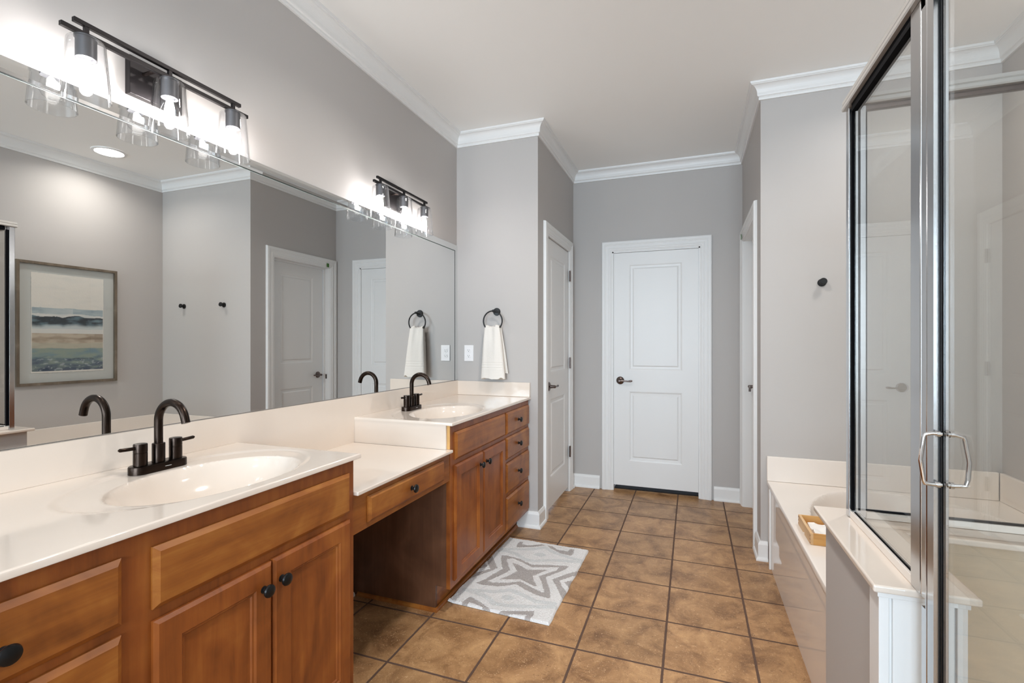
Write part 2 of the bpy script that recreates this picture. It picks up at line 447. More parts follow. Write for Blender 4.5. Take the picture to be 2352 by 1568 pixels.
# ---------------------------------------------------------------- doors
CAS = [(0, 0), (0, .010), (.006, .012), (.010, .012), (.013, .015), (.024, .015), (.027, .0175), (.034, .0175), (.036, .016),
       (.052, .016), (.054, .019), (.060, .019), (.063, .0215), (.078, .0215), (.085, .019), (.088, .010), (.088, 0)]
DST = [(0, 0), (.008, -.002), (.013, -.006), (.030, -.007), (.040, -.001), (.046, -.001)]
def lever(mb_base, c, nrm, lat, parent):
    c = Vector(c); n = Vector(nrm); l = Vector(lat)
    MB().lathe(c, n, [(.033, 0), (.033, .004), (.029, .009), (.022, .011), (.013, .016), (.011, .030), (.011, .050), (.006, .056)], 32).build('rosette', 'pewter', parent)
    p0 = c+n*.045
    pts = [p0-l*.006, p0+l*.02, p0+l*.045+Vector((0, 0, -.002)), p0+l*.07+Vector((0, 0, -.004)), p0+l*.088+Vector((0, 0, -.001)), p0+l*.099, p0+l*.106]
    MB().tube(pts, [.009, .008, .006, .0055, .0085, .0075, .002], 14).build('lever', 'pewter', parent)
def hinge(parent, x, y, z, dx):
    MB().box(x-.002, x+.003, y-.006, y+.022, z-.045, z+.045).cyl((x+dx*.006, y+.002, z-.046), (x+dx*.006, y+.002, z+.046), .006, 12).build('hinge', 'pewter', parent)
# left hall door
d1 = MB().plate(mx(XH-.040, 1), 3.388, 4.042, .035, 2.024, .036, .001,
    [(3.496, 3.934, 1.037, 1.91), (3.496, 3.934, .255, .838)], DST).build('door_1', 'trim', kind='structure')
MB().casing(mx(XH, 1), 3.385, 4.047, 2.03, CAS).build('casing', 'trim', d1)
for z in (1.82, 1.088, .34): hinge(d1, XH+.011, 4.034, z, 1)
lever(None, (XH-.004, 3.445, .936), (1, 0, 0), (0, 1, 0), d1)
# back door
d2 = MB().plate(my(YB+.040, -1), -.624, .053, .046, 2.022, .036, .001,
    [(-.497, -.070, 1.026, 1.92), (-.497, -.070, .257, .846)], DST).build('door_2', 'trim', kind='structure')
MB().casing(my(YB, -1), -.637, .066, 2.034, CAS).build('casing', 'trim', d2)
MB().box(-.640, -.625, YB-.006, YB+T, 0, 2.036).box(.054, .069, YB-.006, YB+T, 0, 2.036).box(-.640, .069, YB-.006, YB+T, 2.024, 2.036).build('jamb', 'trim', d2)
MB().box(-.625, .054, YB+.050, YB+.30, .0005, .010).build('threshold_carpet', 'carpet', d2)
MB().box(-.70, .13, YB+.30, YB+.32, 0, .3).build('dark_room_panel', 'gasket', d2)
lever(None, (-.570, YB+.004, .937), (0, -1, 0), (1, 0, 0), d2)
# right hall door, set back in its opening
d3 = MB().plate(mx(.490, -1), 3.403, 4.104, .012, 2.022, .036, .001,
    [(3.545, 3.968, 1.06, 1.922), (3.545, 3.968, .25, .82)], DST).build('door_3', 'trim', kind='structure')
MB().casing(mx(XQ, -1), 3.395, 4.125, 2.038, CAS).build('casing', 'trim', d3)
MB().box(XQ-.004, XQ+T, 3.388, 3.400, 0, 2.045).box(XQ-.004, XQ+T, 4.120, 4.132, 0, 2.045).box(XQ-.004, XQ+T, 3.388, 4.132, 2.033, 2.045)\
    .box(.432, .450, 4.106, 4.120, 0, 2.033).box(.432, .450, 3.400, 4.106, 2.020, 2.033).build('jamb', 'trim', d3)
MB().box(.410, .426, 4.1175, 4.1205, .885, .930).build('strike_plate', 'pewter', d3)
lever(None, (.453, 4.035, .930), (-1, 0, 0), (0, -1, 0), d3)
top_mesh(MB().box(.3525, .3545, 4.055, 4.088, 2.040, 2.078), 'masking_tape', 'tape', 'small green square of tape stuck on the top corner of a door casing', 'tape')

# ---------------------------------------------------------------- vanity cabinets
XF = -1.046     # face frame plane
TH = .013       # front thickness
CP = [(0, 0), (.004, -.0045), (.009, -.005), (.012, -.009)]
def knob(parent, y, z, x=XF+TH-.001):
    MB().lathe((x, y, z), (1, 0, 0), [(.0095, 0), (.0095, .003), (.006, .005), (.0055, .012), (.009, .016), (.0155, .018), (.0165, .021), (.0150, .025), (.010, .0275), (.004, .0285)], 28).build('knob', 'knob', parent)
def drawer(parent, y0, y1, z0, z1, kn=None, name='drawer'):
    o = MB().plate(mx(XF+.0006), y0, y1, z0, z1, TH, .011, bdep=.0085).build(name, 'wood_h', parent)
    if kn: knob(o, *kn)
    return o
def cdoor(parent, y0, y1, z0, z1, kn):
    o = MB().plate(mx(XF+.0006), y0, y1, z0, z1, TH, .008, [(y0+.056, y1-.052, z0+.052, z1-.054)], CP, bdep=.006).build('door', 'wood_v', parent)
    knob(o, *kn)
    return o
def cabinet(y0, y1, label, side_dark):
    c = thing('vanity_cabinet', (-1.32, (y0+y1)/2, 0), label, 'cabinet')
    b = MB().box(XF-.020, XF, y0, y1, .113, .871)                      # face frame
    b.box(XL+.002, XF-.020, y1-.016, y1-.001, .113, .871).box(XL+.002, -1.1405, y1-.016, y1-.001, 0, .113)                # far side
    b.box(XL+.002, XF-.020, y0+.016, y1-.016, .113, .128)
    b.build('body', 'wood_v', c)
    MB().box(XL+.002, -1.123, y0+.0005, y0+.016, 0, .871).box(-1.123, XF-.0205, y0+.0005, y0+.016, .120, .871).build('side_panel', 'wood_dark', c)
    MB().box(-1.140, -1.127, y0+.016, y1-.016, 0, .113).build('toe_kick', 'wood_h', c)
    q = [(0, 0), (.012, 0), (.011, .006), (.007, .012), (0, .016)]
    MB().sweep([(-1.127+0, y1-.02), (-1.127, y0-.0005), (XL+.03, y0-.0005)][::-1] if False else [(XL+.03, y0), (-1.122, y0), (-1.122, y1-.03)][::-1],
               [(o, z) for o, z in q]).build('shoe_moulding', 'wood_h', c)
    return c
near = cabinet(.24, 1.328, 'stained maple vanity cabinet with two doors beside the camera, under the nearer sink', False)
for z0, z1, kz in ((.703, .833, .757), (.553, .683, .615), (.352, .53, .44), (.13, .327, .23)):
    drawer(near, .272, .628, z0, z1, (.45, kz))
drawer(near, .686, 1.302, .702, .831, name='false_front')
cdoor(near, .686, .9865, .14, .678, (.957, .617))
cdoor(near, .9905, 1.302, .14, .681, (1.015, .621))
far = cabinet(2.015, 3.163, 'stained maple vanity cabinet by the towel wall with a column of four knobbed drawers', True)
drawer(far, 2.055, 2.702, .705, .835, name='false_front')
cdoor(far, 2.050, 2.372, .14, .680, (2.330, .620))
cdoor(far, 2.379, 2.702, .14, .680, (2.415, .620))
for z0, z1, kz in ((.703, .836, .770), (.553, .684, .620), (.350, .530, .445), (.128, .326, .237)):
    drawer(far, 2.724, 3.148, z0, z1, (2.925, kz))
MB().box(-1.0605, XF-.0005, 2.0125, 2.0150, .762, .871).build('raw_edge', 'wood_raw', far, label='bare pale wood edge strip')
ap = thing('knee_space_drawer_unit', (-1.2, 1.67, .617), 'low maple drawer unit bridging the open knee space between the two cabinets', 'drawer')
MB().box(-1.066, XF-.002, 1.329, 2.0144, .617, .7475).build('rail', 'wood_h', ap)
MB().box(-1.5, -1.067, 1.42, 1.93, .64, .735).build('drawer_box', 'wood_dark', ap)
o = MB().plate(mx(XF-.0015), 1.402, 1.945, .636, .727, TH, .010, bdep=.008).build('drawer', 'wood_h', ap)
knob(o, 1.668, .681, XF+TH-.003)

# ---------------------------------------------------------------- counters with moulded sinks
def sstep(t): t = max(0., min(1., t)); return t*t*(3-2*t)
def sink_h(x, y, cy):
    # shallow oval apron, then the bowl
    r = math.sqrt(((x+1.285)/.212)**2+((y-cy)/.325)**2)
    h = -.0042*sstep((1.04-r)/.07)
    r2 = math.sqrt(((x+1.245)/.168)**2+((y-cy)/.245)**2)
    if r2 < 1.06:
        t = 1.06-r2
        h -= .010*sstep(t/.10)+.115*(1-math.exp(-max(0, t-.03)*3.4))
    return h
def counter(name, y0, y1, cy, label):
    top, th = .886, .0135
    mb = MB(); x0, x1 = XL+.002, -1.028
    rd = .004
    nx = 108; ny = int((y1-y0)/.0052)
    xs = [x0+(x1-rd-x0)*i/nx for i in range(nx+1)]+[x1-rd*.3, x1]
    dz = [0]*(nx+1)+[-rd*.35, -rd]
    ys = [y0, y0+rd*.3]+[y0+rd+(y1-y0-2*rd)*j/ny for j in range(ny+1)]+[y1-rd*.3, y1]
    dy = [-rd, -rd*.35]+[0]*(ny+1)+[-rd*.35, -rd]
    vs = []
    for j, y in enumerate(ys):
        for i, x in enumerate(xs):
            vs.append((x, y, top+sink_h(x, y, cy)+min(dz[i], dy[j])))
    W = len(xs); fs = []
    for j in range(len(ys)-1):
        for i in range(W-1): fs.append((j*W+i, j*W+i+1, (j+1)*W+i+1, (j+1)*W+i))
    # edge skirt
    rim = [i for i in range(W)]+[j*W+W-1 for j in range(1, len(ys))]+[(len(ys)-1)*W+i for i in range(W-2, -1, -1)]+[j*W for j in range(len(ys)-2, 0, -1)]
    n = len(vs)
    for k in rim: vs.append((vs[k][0], vs[k][1], top-th))
    R = len(rim)
    for k in range(R):
        l = (k+1) % R; fs.append((rim[k], rim[l], n+l, n+k))
    mb.add(vs, fs, True)
    c = thing(name, (-1.3, (y0+y1)/2, top-th), label, 'countertop')
    o = mb.build('slab', 'marble', c)
    # under-slab lip (open under the bowl)
    MB().box(x0+.001, -1.50, y0+.001, y1-.001, top-th-.001, top-th+.001).box(-1.045, x1-.001, y0+.001, y1-.001, top-th-.001, top-th+.001).build('underside', 'marble', c)
    MB().lathe((-1.245, cy, .886-.118), (0, 0, 1), [(.022, 0), (.022, .003), (.017, .004), (.016, .001), (.005, .001), (.004, .008), (.002, .009)], 28).build('drain', 'bronze', c)
    return c
counter('sink_countertop', .22, 1.345, .985, 'cream moulded countertop with an oval sink nearest the camera')
fc = counter('sink_countertop', 2.001, 3.164, 2.365, 'cream moulded countertop with the far oval sink below the towel ring')
MB().box(-1.5885, -1.030, 3.1455, 3.1655, .8862, .985).build('side_splash', 'marble', fc, bevel=.003)
mk = thing('makeup_countertop', (-1.3, 1.67, .748), 'lower cream makeup countertop between the two sink counters, over the knee space', 'countertop')
MB().box(-1.5885, -1.028, 1.3295, 2.0005, .7485, .7615).box(-1.061, -1.028, 2.0005, 2.012, .7485, .7615).build('slab', 'marble', mk, bevel=.003)
MB().box(-1.5712, -1.0610, 2.0025, 2.0145, .7612, .8722).build('riser', 'marble', mk)
top_mesh(MB().box(-1.5895, -1.5705, .22, 1.3285, .8864, .988).box(-1.5895, -1.5705, 1.3285, 2.0015, .7618, .988).box(-1.5895, -1.5705, 2.0015, 3.1450, .8864, .988),
    'backsplash', 'marble', 'long cream backsplash along the wall under the mirror', 'backsplash', weld=True)

# ---------------------------------------------------------------- faucets
def faucet(cy, label):
    X, Z = -1.468, .8820
    t = thing('faucet', (X, cy, Z), label, 'faucet', 'dark bronze faucets')
    mb = MB(); n = 16; prof = [(1.0, 0), (1.0, .019), (.97, .0215), (.90, .0225)]
    vs = []
    for s_, h in prof:
        for sgn in (1, -1):
            for i in range(n+1):
                a = -PI/2+PI*i/n if False else PI*i/n
                r = .0275*s_
                x = X+r*math.cos(a)*(1 if sgn == 1 else -1)
                y = cy+sgn*(.052)+sgn*r*math.sin(a)
                vs.append((x, y, Z+h))
    k = 2*(n+1); fs = []
    for q in range(len(prof)-1):
        for i in range(k):
            j = (i+1) % k; fs.append((q*k+i, q*k+j, (q+1)*k+j, (q+1)*k+i))
    fs.append(tuple(range(k))[::-1]); fs.append(tuple(range(3*k, 4*k)))
    mb.add(vs, fs, True); mb.build('base_plate', 'bronze', t)
    z1 = Z+.022
    MB().lathe((X, cy, z1), (0, 0, 1), [(.0165, 0), (.0165, .054), (.0155, .0555), (.0115, .056)], 32).build('collar', 'bronze', t)
    R = .0555; rt = .0112
    pts = [(X, cy, z1+.050), (X, cy, z1+.08), (X, cy, z1+.105), (X, cy, z1+.120)]
    for i in range(1, 25):
        a = PI-(PI*1.0-.30)*i/24
        pts.append((X+R+R*math.cos(a), cy, z1+.120+R*math.sin(a)))
    a = .30; d = Vector((math.sin(a), 0, -math.cos(a))); p = Vector(pts[-1])
    for q in (.008, .018): pts.append(tuple(p+d*q))
    MB().tube(pts, rt, 24).build('spout', 'bronze', t)
    for sgn in (-1, 1):
        h = MB().lathe((X, cy+sgn*.0505, z1), (0, 0, 1), [(.0172, 0), (.0172, .0365), (.0162, .0370), (.0162, .0380), (.0172, .0385), (.0172, .0595), (.0165, .062), (.013, .0628)], 32).build('handle', 'bronze', t)
        y0 = cy+sgn*(.0505+.012)
        MB().tube([(X, y0, z1+.051), (X+.001, y0+sgn*.02, z1+.052), (X+.002, y0+sgn*.042, z1+.0535), (X+.002, y0+sgn*.046, z1+.054)], [.0048, .0050, .0052, .0025], 14).build('lever', 'bronze', h)
    # maker's tiny mark on the front of the plate
    MB().box(X+.0274, X+.0280, cy+.001, cy+.019, Z+.0108, Z+.0118).build('maker_mark', 'white_letter', t)
    return t
faucet(.985, 'dark bronze gooseneck faucet at the nearer sink')
faucet(2.365, 'dark bronze gooseneck faucet at the far sink by the towel wall')

# ---------------------------------------------------------------- wall mirror
mi = thing('wall_mirror', (XL, 1.7, .989), 'wide wall mirror above both sinks with a narrow mirrored border', 'mirror')
MB().box(XL+.0005, XL+.0045, .24, 3.1235, .9895, 1.914).build('mirror_glass', 'mirror', mi)
xs0, xs1 = XL+.0056, XL+.0068
def strip(vs4, name):
    MB().add(vs4, [(0, 1, 5, 4), (1, 2, 6, 5), (2, 3, 7, 6), (0, 4, 7, 3)]).build(name, 'mirror', mi)
zz = [(1.9155, xs0), (1.925, xs1), (1.945, xs1), (1.956, xs0)]
strip([(x, .24, z) for z, x in zz]+[(x, 3.1645-(z-1.9155)*0, z) for z, x in zz], 'top_strip')
yy = [(3.1275, xs0), (3.136, xs1), (3.155, xs1), (3.1645, xs0)]
strip([(x, y, .9895) for y, x in yy]+[(x, y, 1.9150) for y, x in yy], 'side_strip')
MB().box(XL+.0005, XL+.0062, .24, 3.1285, 1.9122, 1.9154).box(XL+.0005, XL+.0058, 3.1236, 3.1278, .9895, 1.9121).build('seam', 'seam', mi)
MB().box(XL+.0046, XL+.0049, .24, 3.1272, 1.9103, 1.9121).build('glass_edge', 'mirroredge', mi)

# ---------------------------------------------------------------- vanity lights
def vanity_light(cy, zo, label):
    X = -1.512
    t = thing('vanity_light', (XL, cy, 2.0+zo), label, 'wall light', 'three-globe vanity lights over the mirror')
    pl = MB().box(XL+.0005, XL+.022, cy-.080, cy+.080, 1.997+zo, 2.112+zo).build('backplate', 'blackmetal', t, bevel=.002)
    for q in (-.040, .040):
        MB().cyl((XL+.022, cy+q, 2.070+zo), (X, cy+q, 2.070+zo), .0055, 16).build('stem', 'pewter', t)
    MB().box(X-.006, X+.006, cy-.279, cy+.280, 2.064+zo, 2.076+zo).build('lower_bar', 'blackmetal', t, bevel=.0008)
    MB().box(X-.006, X+.006, cy-.251, cy+.250, 2.091+zo, 2.103+zo).build('upper_bar', 'blackmetal', t, bevel=.0008)
    for k in (-1, 0, 1):
        y = cy+k*.2215
        MB().box(X-.005, X+.005, y-.005, y+.005, 2.0758+zo, 2.0912+zo).build('post', 'blackmetal', t)
        sh = MB().lathe((X, y, 0), (0, 0, 1), [(.0250, 2.0555+zo), (.0385, 2.0550+zo), (.0412, 2.0515+zo), (.0420, 2.046+zo), (.0536, 1.903+zo), (.0536, 1.9000+zo),
            (.0510, 1.9000+zo), (.0508, 1.903+zo), (.0392, 2.0455+zo), (.0375, 2.0515+zo), (.0250, 2.0525+zo)], 48, cap=False).build('shade', 'shade', t)
        so = MB().lathe((X, y, 0), (0, 0, 1), [(.026, 2.0635+zo), (.026, 2.0600+zo), (.0235, 2.0590+zo), (.0230, 2.052+zo), (.0230, 2.006+zo), (.0205, 2.0055+zo), (.0195, 2.014+zo)], 32).build('socket', 'socket', t)
        bu = MB().lathe((X, y, 0), (0, 0, 1), [(.013, 2.012+zo), (.0135, 2.000+zo), (.019, 1.988+zo), (.0262, 1.972+zo), (.0292, 1.958+zo), (.0280, 1.945+zo), (.0220, 1.9335+zo), (.012, 1.9270+zo), (.001, 1.9255+zo)], 32).build('bulb', 'bulbglass', t)
        MB().lathe((X, y, 0), (0, 0, 1), [(.004, 2.004+zo), (.009, 1.996+zo), (.0125, 1.980+zo), (.0140, 1.962+zo), (.0125, 1.950+zo), (.007, 1.944+zo), (.001, 1.943+zo)], 24).build('glowing_core', 'glow', bu)
    return t
vanity_light(1.048, 0, 'black three-globe vanity light over the nearer sink, lit')
vanity_light(2.357, .008, 'black three-globe vanity light near the corner over the far sink, lit')

# ---------------------------------------------------------------- recessed ceiling light over the tub, plus added fill lamps
def can_light(x, y, label):
    t = thing('recessed_light', (x, y, CZ-.012), label, 'ceiling light', 'recessed ceiling lights')
    MB().lathe((x, y, CZ-.0005), (0, 0, -1), [(.112, 0), (.110, .006), (.094, .009), (.088, .002)], 48, cap=False).build('trim_ring', 'trim', t)
    MB().lathe((x, y, CZ-.0008), (0, 0, -1), [(.089, 0), (.089, .003)], 48).build('diffuser', 'can', t)
    spot(x, y, CAN_AND_FILLS[0][2])
can_light(*CAN_AND_FILLS[0][:2], 'round recessed ceiling light over the bathtub, seen in the mirror')
for q in CAN_AND_FILLS[1:]:  # added lamps without fixtures, brightening the floor and the bounce to the ceiling
    spot(*q)

# ---------------------------------------------------------------- towel ring, towel, outlet
tr = thing('towel_ring', (-1.277, YE, 1.40), 'black towel ring on the wall beside the far end of the mirror', 'towel ring')
MB().lathe((-1.277, YE-.0005, 1.473), (0, -1, 0), [(.0265, 0), (.0265, .006), (.024, .009), (.010, .010)], 36).build('flange', 'hook', tr)
MB().cyl((-1.277, YE-.008, 1.473), (-1.281, 3.104, 1.474), .0075, 18).cyl((-1.288, 3.108, 1.4765), (-1.270, 3.110, 1.4765), .0085, 16).build('post', 'hook', tr)
RC = (-1.286, 3.110, 1.4065); RR = .0695
MB().tube([(RC[0]+RR*math.sin(2*PI*i/56), RC[1], RC[2]+RR*math.cos(2*PI*i/56)) for i in range(56)], .0048, 12, True).build('ring', 'hook', tr)
def towel():
    mb = MB(); nz, na = 90, 96; ztop, zbot = 1.368, 1.012
    rows = []
    for k in range(nz+1):
        t = k/nz; z = ztop+(zbot-ztop)*t
        hw = .053+.035*(t**.75); cx = -1.288+.011*t
        dpt = .0155+.014*sstep(t*2.0)
        if k == 0: hw *= .55; dpt *= .35
        elif k == 1: hw *= .86; dpt *= .8
        band = 0
        for zb in (1.1185, 1.1015, 1.0835):
            band -= .0022*math.exp(-((z-zb)/.0022)**2)
        ring = []
        for i in range(na):
            a = 2*PI*i/na; ca, sa = math.cos(a), math.sin(a)
            x = cx+hw*math.copysign(abs(ca)**.55, ca)
            e = math.copysign(abs(sa)**.7, sa)
            fold = .0045*math.sin(x*62+t*2.2)*(1-.45*t)+.0016*math.sin(x*150-t*3)*(1-t)
            crease = -.006*math.exp(-((x-(cx+.004+.014*t))/.007)**2)*max(0, 1-t*1.5)*min(1, t*9)
            y = 3.109-.012*t+dpt*e+(fold*(-1 if sa > 0 else 1))*.8-(crease if sa < 0 else 0)+band*(-1 if sa < 0 else .4)*-1*(-1)
            zz_ = z+(.004*noise.noise(Vector((x*40, sa*2, 3)))+(.009*noise.noise(Vector((x*26, sa*1.5, 9))) if k > nz-4 else 0))
            if sa > .1 and k > nz-8: zz_ -= .006*(k-nz+8)/8
            ring.append((x+.0012*noise.noise(Vector((z*60, a*3, 1))), y, zz_))
        rows.append(ring)
    vs = sum(rows, []); fs = []
    for k in range(nz):
        for i in range(na):
            j = (i+1) % na; fs.append((k*na+i, k*na+j, (k+1)*na+j, (k+1)*na+i))
    fs.append(tuple(range(na))); fs.append(tuple(range(nz*na, (nz+1)*na))[::-1])
    mb.add(vs, fs, True)
    # the back half, hanging slightly turned behind
    rows = []
    for k in range(61):
        t = k/60; z = 1.362-.315*t
        ring = []
        for i in range(40):
            a = 2*PI*i/40; ca, sa = math.cos(a), math.sin(a)
            hw = .048+.030*t
            x = -1.278+.018*t+hw*math.copysign(abs(ca)**.6, ca)
            y = 3.133+.002*t+(.006 if k else .001)*sa+.003*math.sin(x*110+2)
            ring.append((x, y, z+.003*noise.noise(Vector((x*40, sa, 5)))))
        rows.append(ring)
    vs = sum(rows, []); fs = []
    for k in range(60):
        for i in range(40):
            j = (i+1) % 40; fs.append((k*40+i, k*40+j, (k+1)*40+j, (k+1)*40+i))
    fs.append(tuple(range(40))); fs.append(tuple(range(2400, 2440))[::-1])
    mb.add(vs, fs, True)
    # gathered top over the ring bar
    vs = []; fs = []
    for k in range(13):
        a = PI*k/12
        for i in range(33):
            u = i/32; x = -1.337+.1*u
            zz_ = 1.352+.024*math.sin(a)*(1+.12*math.sin(u*9))+.005*math.cos(u*8+.6)-.012*math.exp(-((u-.62)/.05)**2)
            vs.append((x+.0015*math.sin(a*3), 3.118-.0185*math.cos(a), zz_ if 0 < k < 12 else zz_-.012))
    for k in range(12):
        for i in range(32): fs.append((k*33+i, k*33+i+1, (k+1)*33+i+1, (k+1)*33+i))
    mb.add(vs, fs, True)
    top_mesh(mb, 'hand_towel', 'towel', 'white hand towel hanging from the black towel ring', 'towel')
towel()
ou = thing('wall_outlet', (-1.492, YE, 1.125), 'white double wall outlet beside the mirror corner', 'outlet')
MB().box(-1.528, -1.456, YE-.006, YE-.0005, 1.1245, 1.2395).build('cover_plate', 'outlet', ou, bevel=.0025)
for zc in (1.2015, 1.1625):
    s_ = MB(); n = 24; vs = []
    for yy_ in (YE-.0058, YE-.0085):
        for i in range(n):
            a = 2*PI*i/n; vs.append((-1.492+.0172*math.cos(a), yy_, zc+max(-.0132, min(.0132, .0172*math.sin(a)))))
    s_.add(vs, [tuple(range(n)), tuple(range(n, 2*n))]+[(i, (i+1) % n, n+(i+1) % n, n+i) for i in range(n)])
    so = s_.build('socket', 'outlet', ou)
    MB().box(-1.4995, -1.4975, YE-.0090, YE-.0082, zc-.001, zc+.007).box(-1.4865, -1.4845, YE-.0090, YE-.0082, zc, zc+.006)\
        .lathe((-1.492, YE-.0082, zc-.0065), (0, -1, 0), [(.0025, 0), (.0025, .0008)], 12).build('slots', 'slot', so)
MB().lathe((-1.492, YE-.0058, 1.182), (0, -1, 0), [(.003, 0), (.002, .0015)], 12).build('screw', 'outlet', ou)

# ---------------------------------------------------------------- robe hooks
def hook(x, label):
    t = thing('robe_hook', (x, YT, 1.59), label, 'hook', 'black robe hooks')
    MB().lathe((x, YT-.0005, 1.59), (0, -1, 0), [(.0215, 0), (.0215, .005), (.0195, .007), (.008, .008)], 32).build('flange', 'hook', t)
    MB().cyl((x, YT-.007, 1.59), (x, YT-.030, 1.592), .0075, 16).build('post', 'hook', t)
    MB().lathe((x, YT-.028, 1.5925), (0, -1, .12), [(.012, 0), (.0185, .003), (.0185, .012), (.016, .014)], 28).build('peg', 'hook', t)
hook(.682, 'round black robe hook on the wall left of the shower glass')
hook(1.178, 'round black robe hook closest to the picture, seen in the mirror')

# ---------------------------------------------------------------- framed watercolour on the right wall
pf = thing('framed_picture', (XR, 2.415, .933), 'abstract seascape watercolour in a weathered wood frame, seen in the mirror', 'picture')
fy0, fy1, fz0, fz1, fwid = 2.082, 2.748, .935, 1.868, .020
MB().box(XR-.030, XR-.0005, fy0, fy0+fwid, fz0, fz1).box(XR-.030, XR-.0005, fy1-fwid, fy1, fz0, fz1)\
    .box(XR-.030, XR-.0005, fy0+fwid, fy1-fwid, fz0, fz0+fwid).box(XR-.030, XR-.0005, fy0+fwid, fy1-fwid, fz1-fwid, fz1).build('frame', 'frame', pf, bevel=.0015)
MB().box(XR-.010, XR-.004, fy0+fwid, fy1-fwid, fz0+fwid, fz1-fwid).build('mat_board', 'matboard', pf)
MB().box(XR-.0235, XR-.022, fy0+fwid, fy1-fwid, fz0+fwid, fz1-fwid).build('glazing', 'pane', pf)
def art():
    ay0, ay1, az0, az1 = 2.175, 2.652, 1.028, 1.787
    nu, nv = 150, 230; vs = []; cs = []
    lp = lambda a, b_, t: tuple(a[i]*(1-t)+b_[i]*t for i in range(3))
    s3 = lambda r, g, b_: S(r, g, b_)[:3]
    paper = s3(243, 235, 226); pale = s3(186, 196, 200); dk = s3(44, 52, 60); blue = s3(120, 146, 158); sand = s3(205, 188, 168)
    brn = s3(146, 124, 104); grn = s3(150, 162, 150); navy = s3(78, 90, 108); mist = s3(208, 213, 214)
    for j in range(nv+1):
        for i in range(nu+1):
            u, v = i/nu, 1-j/nv          # v: 0 at the top
            n1 = noise.fractal(Vector((u*3, v*9, 1.3)), 1, 2, 5)
            n2 = noise.fractal(Vector((u*5, v*26, 7.7)), 1, 2, 5)
            n3 = noise.fractal(Vector((u*14, v*40, 2.1)), 1, 2, 4)
            y = ay0+(ay1-ay0)*u; z = az1-(az1-az0)*v
            if i in (0, nu): y += .004*noise.fractal(Vector((0, z*60, i)), 1, 2, 3)
            if j in (0, nv): z += .004*noise.fractal(Vector((y*60, 0, j)), 1, 2, 3)
            vv = v+.012*n1
            c = lp(paper, pale, max(0, min(.12, n2*.2)))
            if vv > .345+.02*n1: c = lp(pale, blue, max(0, min(1, .25+n2*.5)))
            if vv > .345 and u < .55: c = lp(c, mist, max(0, min(.9, u*1.5)))
            if vv > .405: c = lp(paper, mist, .5+.4*n2)
            top = .43+.02*noise.fractal(Vector((u*4, 0, 5)), 1, 2, 4)
            if vv > top:
                k = (vv-top)/.095
                c = lp(dk, blue, max(0, min(1, .15+1.0*n2+.25*n1+max(0, k-.55)*1.2)))
                if k > .8: c = lp(c, mist, min(1, (k-.8)*3))
            if vv > .555+.008*n1: c = lp(paper, mist, .4)
            if vv > .60+.012*n1:
                c = lp(sand, brn, max(0, min(.9, .1+.7*n2+.75*math.exp(-((v-.655-.01*n1)/.012)**2)*(.3+u))))
                if u > .86 and .60 < v < .69: c = lp(c, brn, .45)
            if vv > .70: c = lp(c, s3(190, 186, 168), .6)
            if vv > .755+.006*n1: c = lp(grn, blue, max(0, min(1, .3+.9*n2)))
            if vv > .83: c = lp(c, navy, max(0, min(1, (vv-.83)*7+.8*n2)))
            if vv > .86 and n3 > .33: c = lp(c, mist, .4)
            if math.exp(-((v-.875-.02*n1)/.006)**2) > .6 and .5 < u < .85: c = lp(c, dk, .6)
            if v > .985: c = paper
            if u < .012 or u > .988: c = lp(c, paper, .8)
            vs.append((XR-.0125, y, z)); cs.append(c)
    fs = [(j*(nu+1)+i, j*(nu+1)+i+1, (j+1)*(nu+1)+i+1, (j+1)*(nu+1)+i) for j in range(nv) for i in range(nu)]
    o = MB().add(vs, fs).build('painted_paper', 'art', pf)
    ca = o.data.color_attributes.new('Col', 'FLOAT_COLOR', 'POINT')
    for k, c in enumerate(cs): ca.data[k].color = (c[0], c[1], c[2], 1)
    MB().box(XR-.0123, XR-.0101, ay0+.006, ay1-.006, az0+.006, az1-.006).build('paper_backing', 'matboard', pf)
art()

# ---------------------------------------------------------------- bathtub with moulded deck
tub = thing('bathtub', (.94, 2.4, 0), 'cream drop-in bathtub with wide moulded deck beside the shower', 'bathtub')
DZ = .463
def tub_top():
    x0, x1, y0, y1 = .407, XR-.002, 1.647, YT-.002
    nx, ny = 120, 170; vs = []
    xs = [x0, x0+.002, x0+.006]+[x0+.010+(x1-x0-.010)*i/nx for i in range(nx+1)]
    dz = [-.006, -.002, -.0005]+[0]*(nx+1)
    ys = [y0+(y1-y0)*j/ny for j in range(ny+1)]
    for y in ys:
        for i, x in enumerate(xs):
            r = (abs((x-.935)/.432)**2.2+abs((y-2.40)/.69)**2.2)**(1/2.2)
            h = 0
            if r < 1: h = -.012*sstep((1-r)/.03)-.36*(1-math.exp(-(1-r)*5.5))*sstep((1-r)/.05)
            vs.append((x, y, DZ+h+dz[i]))
    W = len(xs)
    fs = [(j*W+i, j*W+i+1, (j+1)*W+i+1, (j+1)*W+i) for j in range(ny) for i in range(W-1)]
    n = len(vs)
    for j in range(ny+1): vs.append((x0, ys[j], DZ-.020))
    for j in range(ny): fs.append((j*W, (j+1)*W, n+j+1, n+j))
    for j in range(ny+1): vs.append((x0+.009, ys[j], DZ-.020))
    for j in range(ny): fs.append((n+j, n+j+1, n+ny+2+j, n+ny+1+j))
    MB().add(vs, fs, True).build('deck_and_basin', 'tubmarble', tub)
tub_top()
MB().box(.415, .433, 1.647, YT-.002, 0, DZ-.012).build('apron', 'apron', tub)
MB().box(.4035, .4148, 3.022, 3.036, 0, DZ-.021).build('apron_strip', 'trim', tub, bevel=.003)
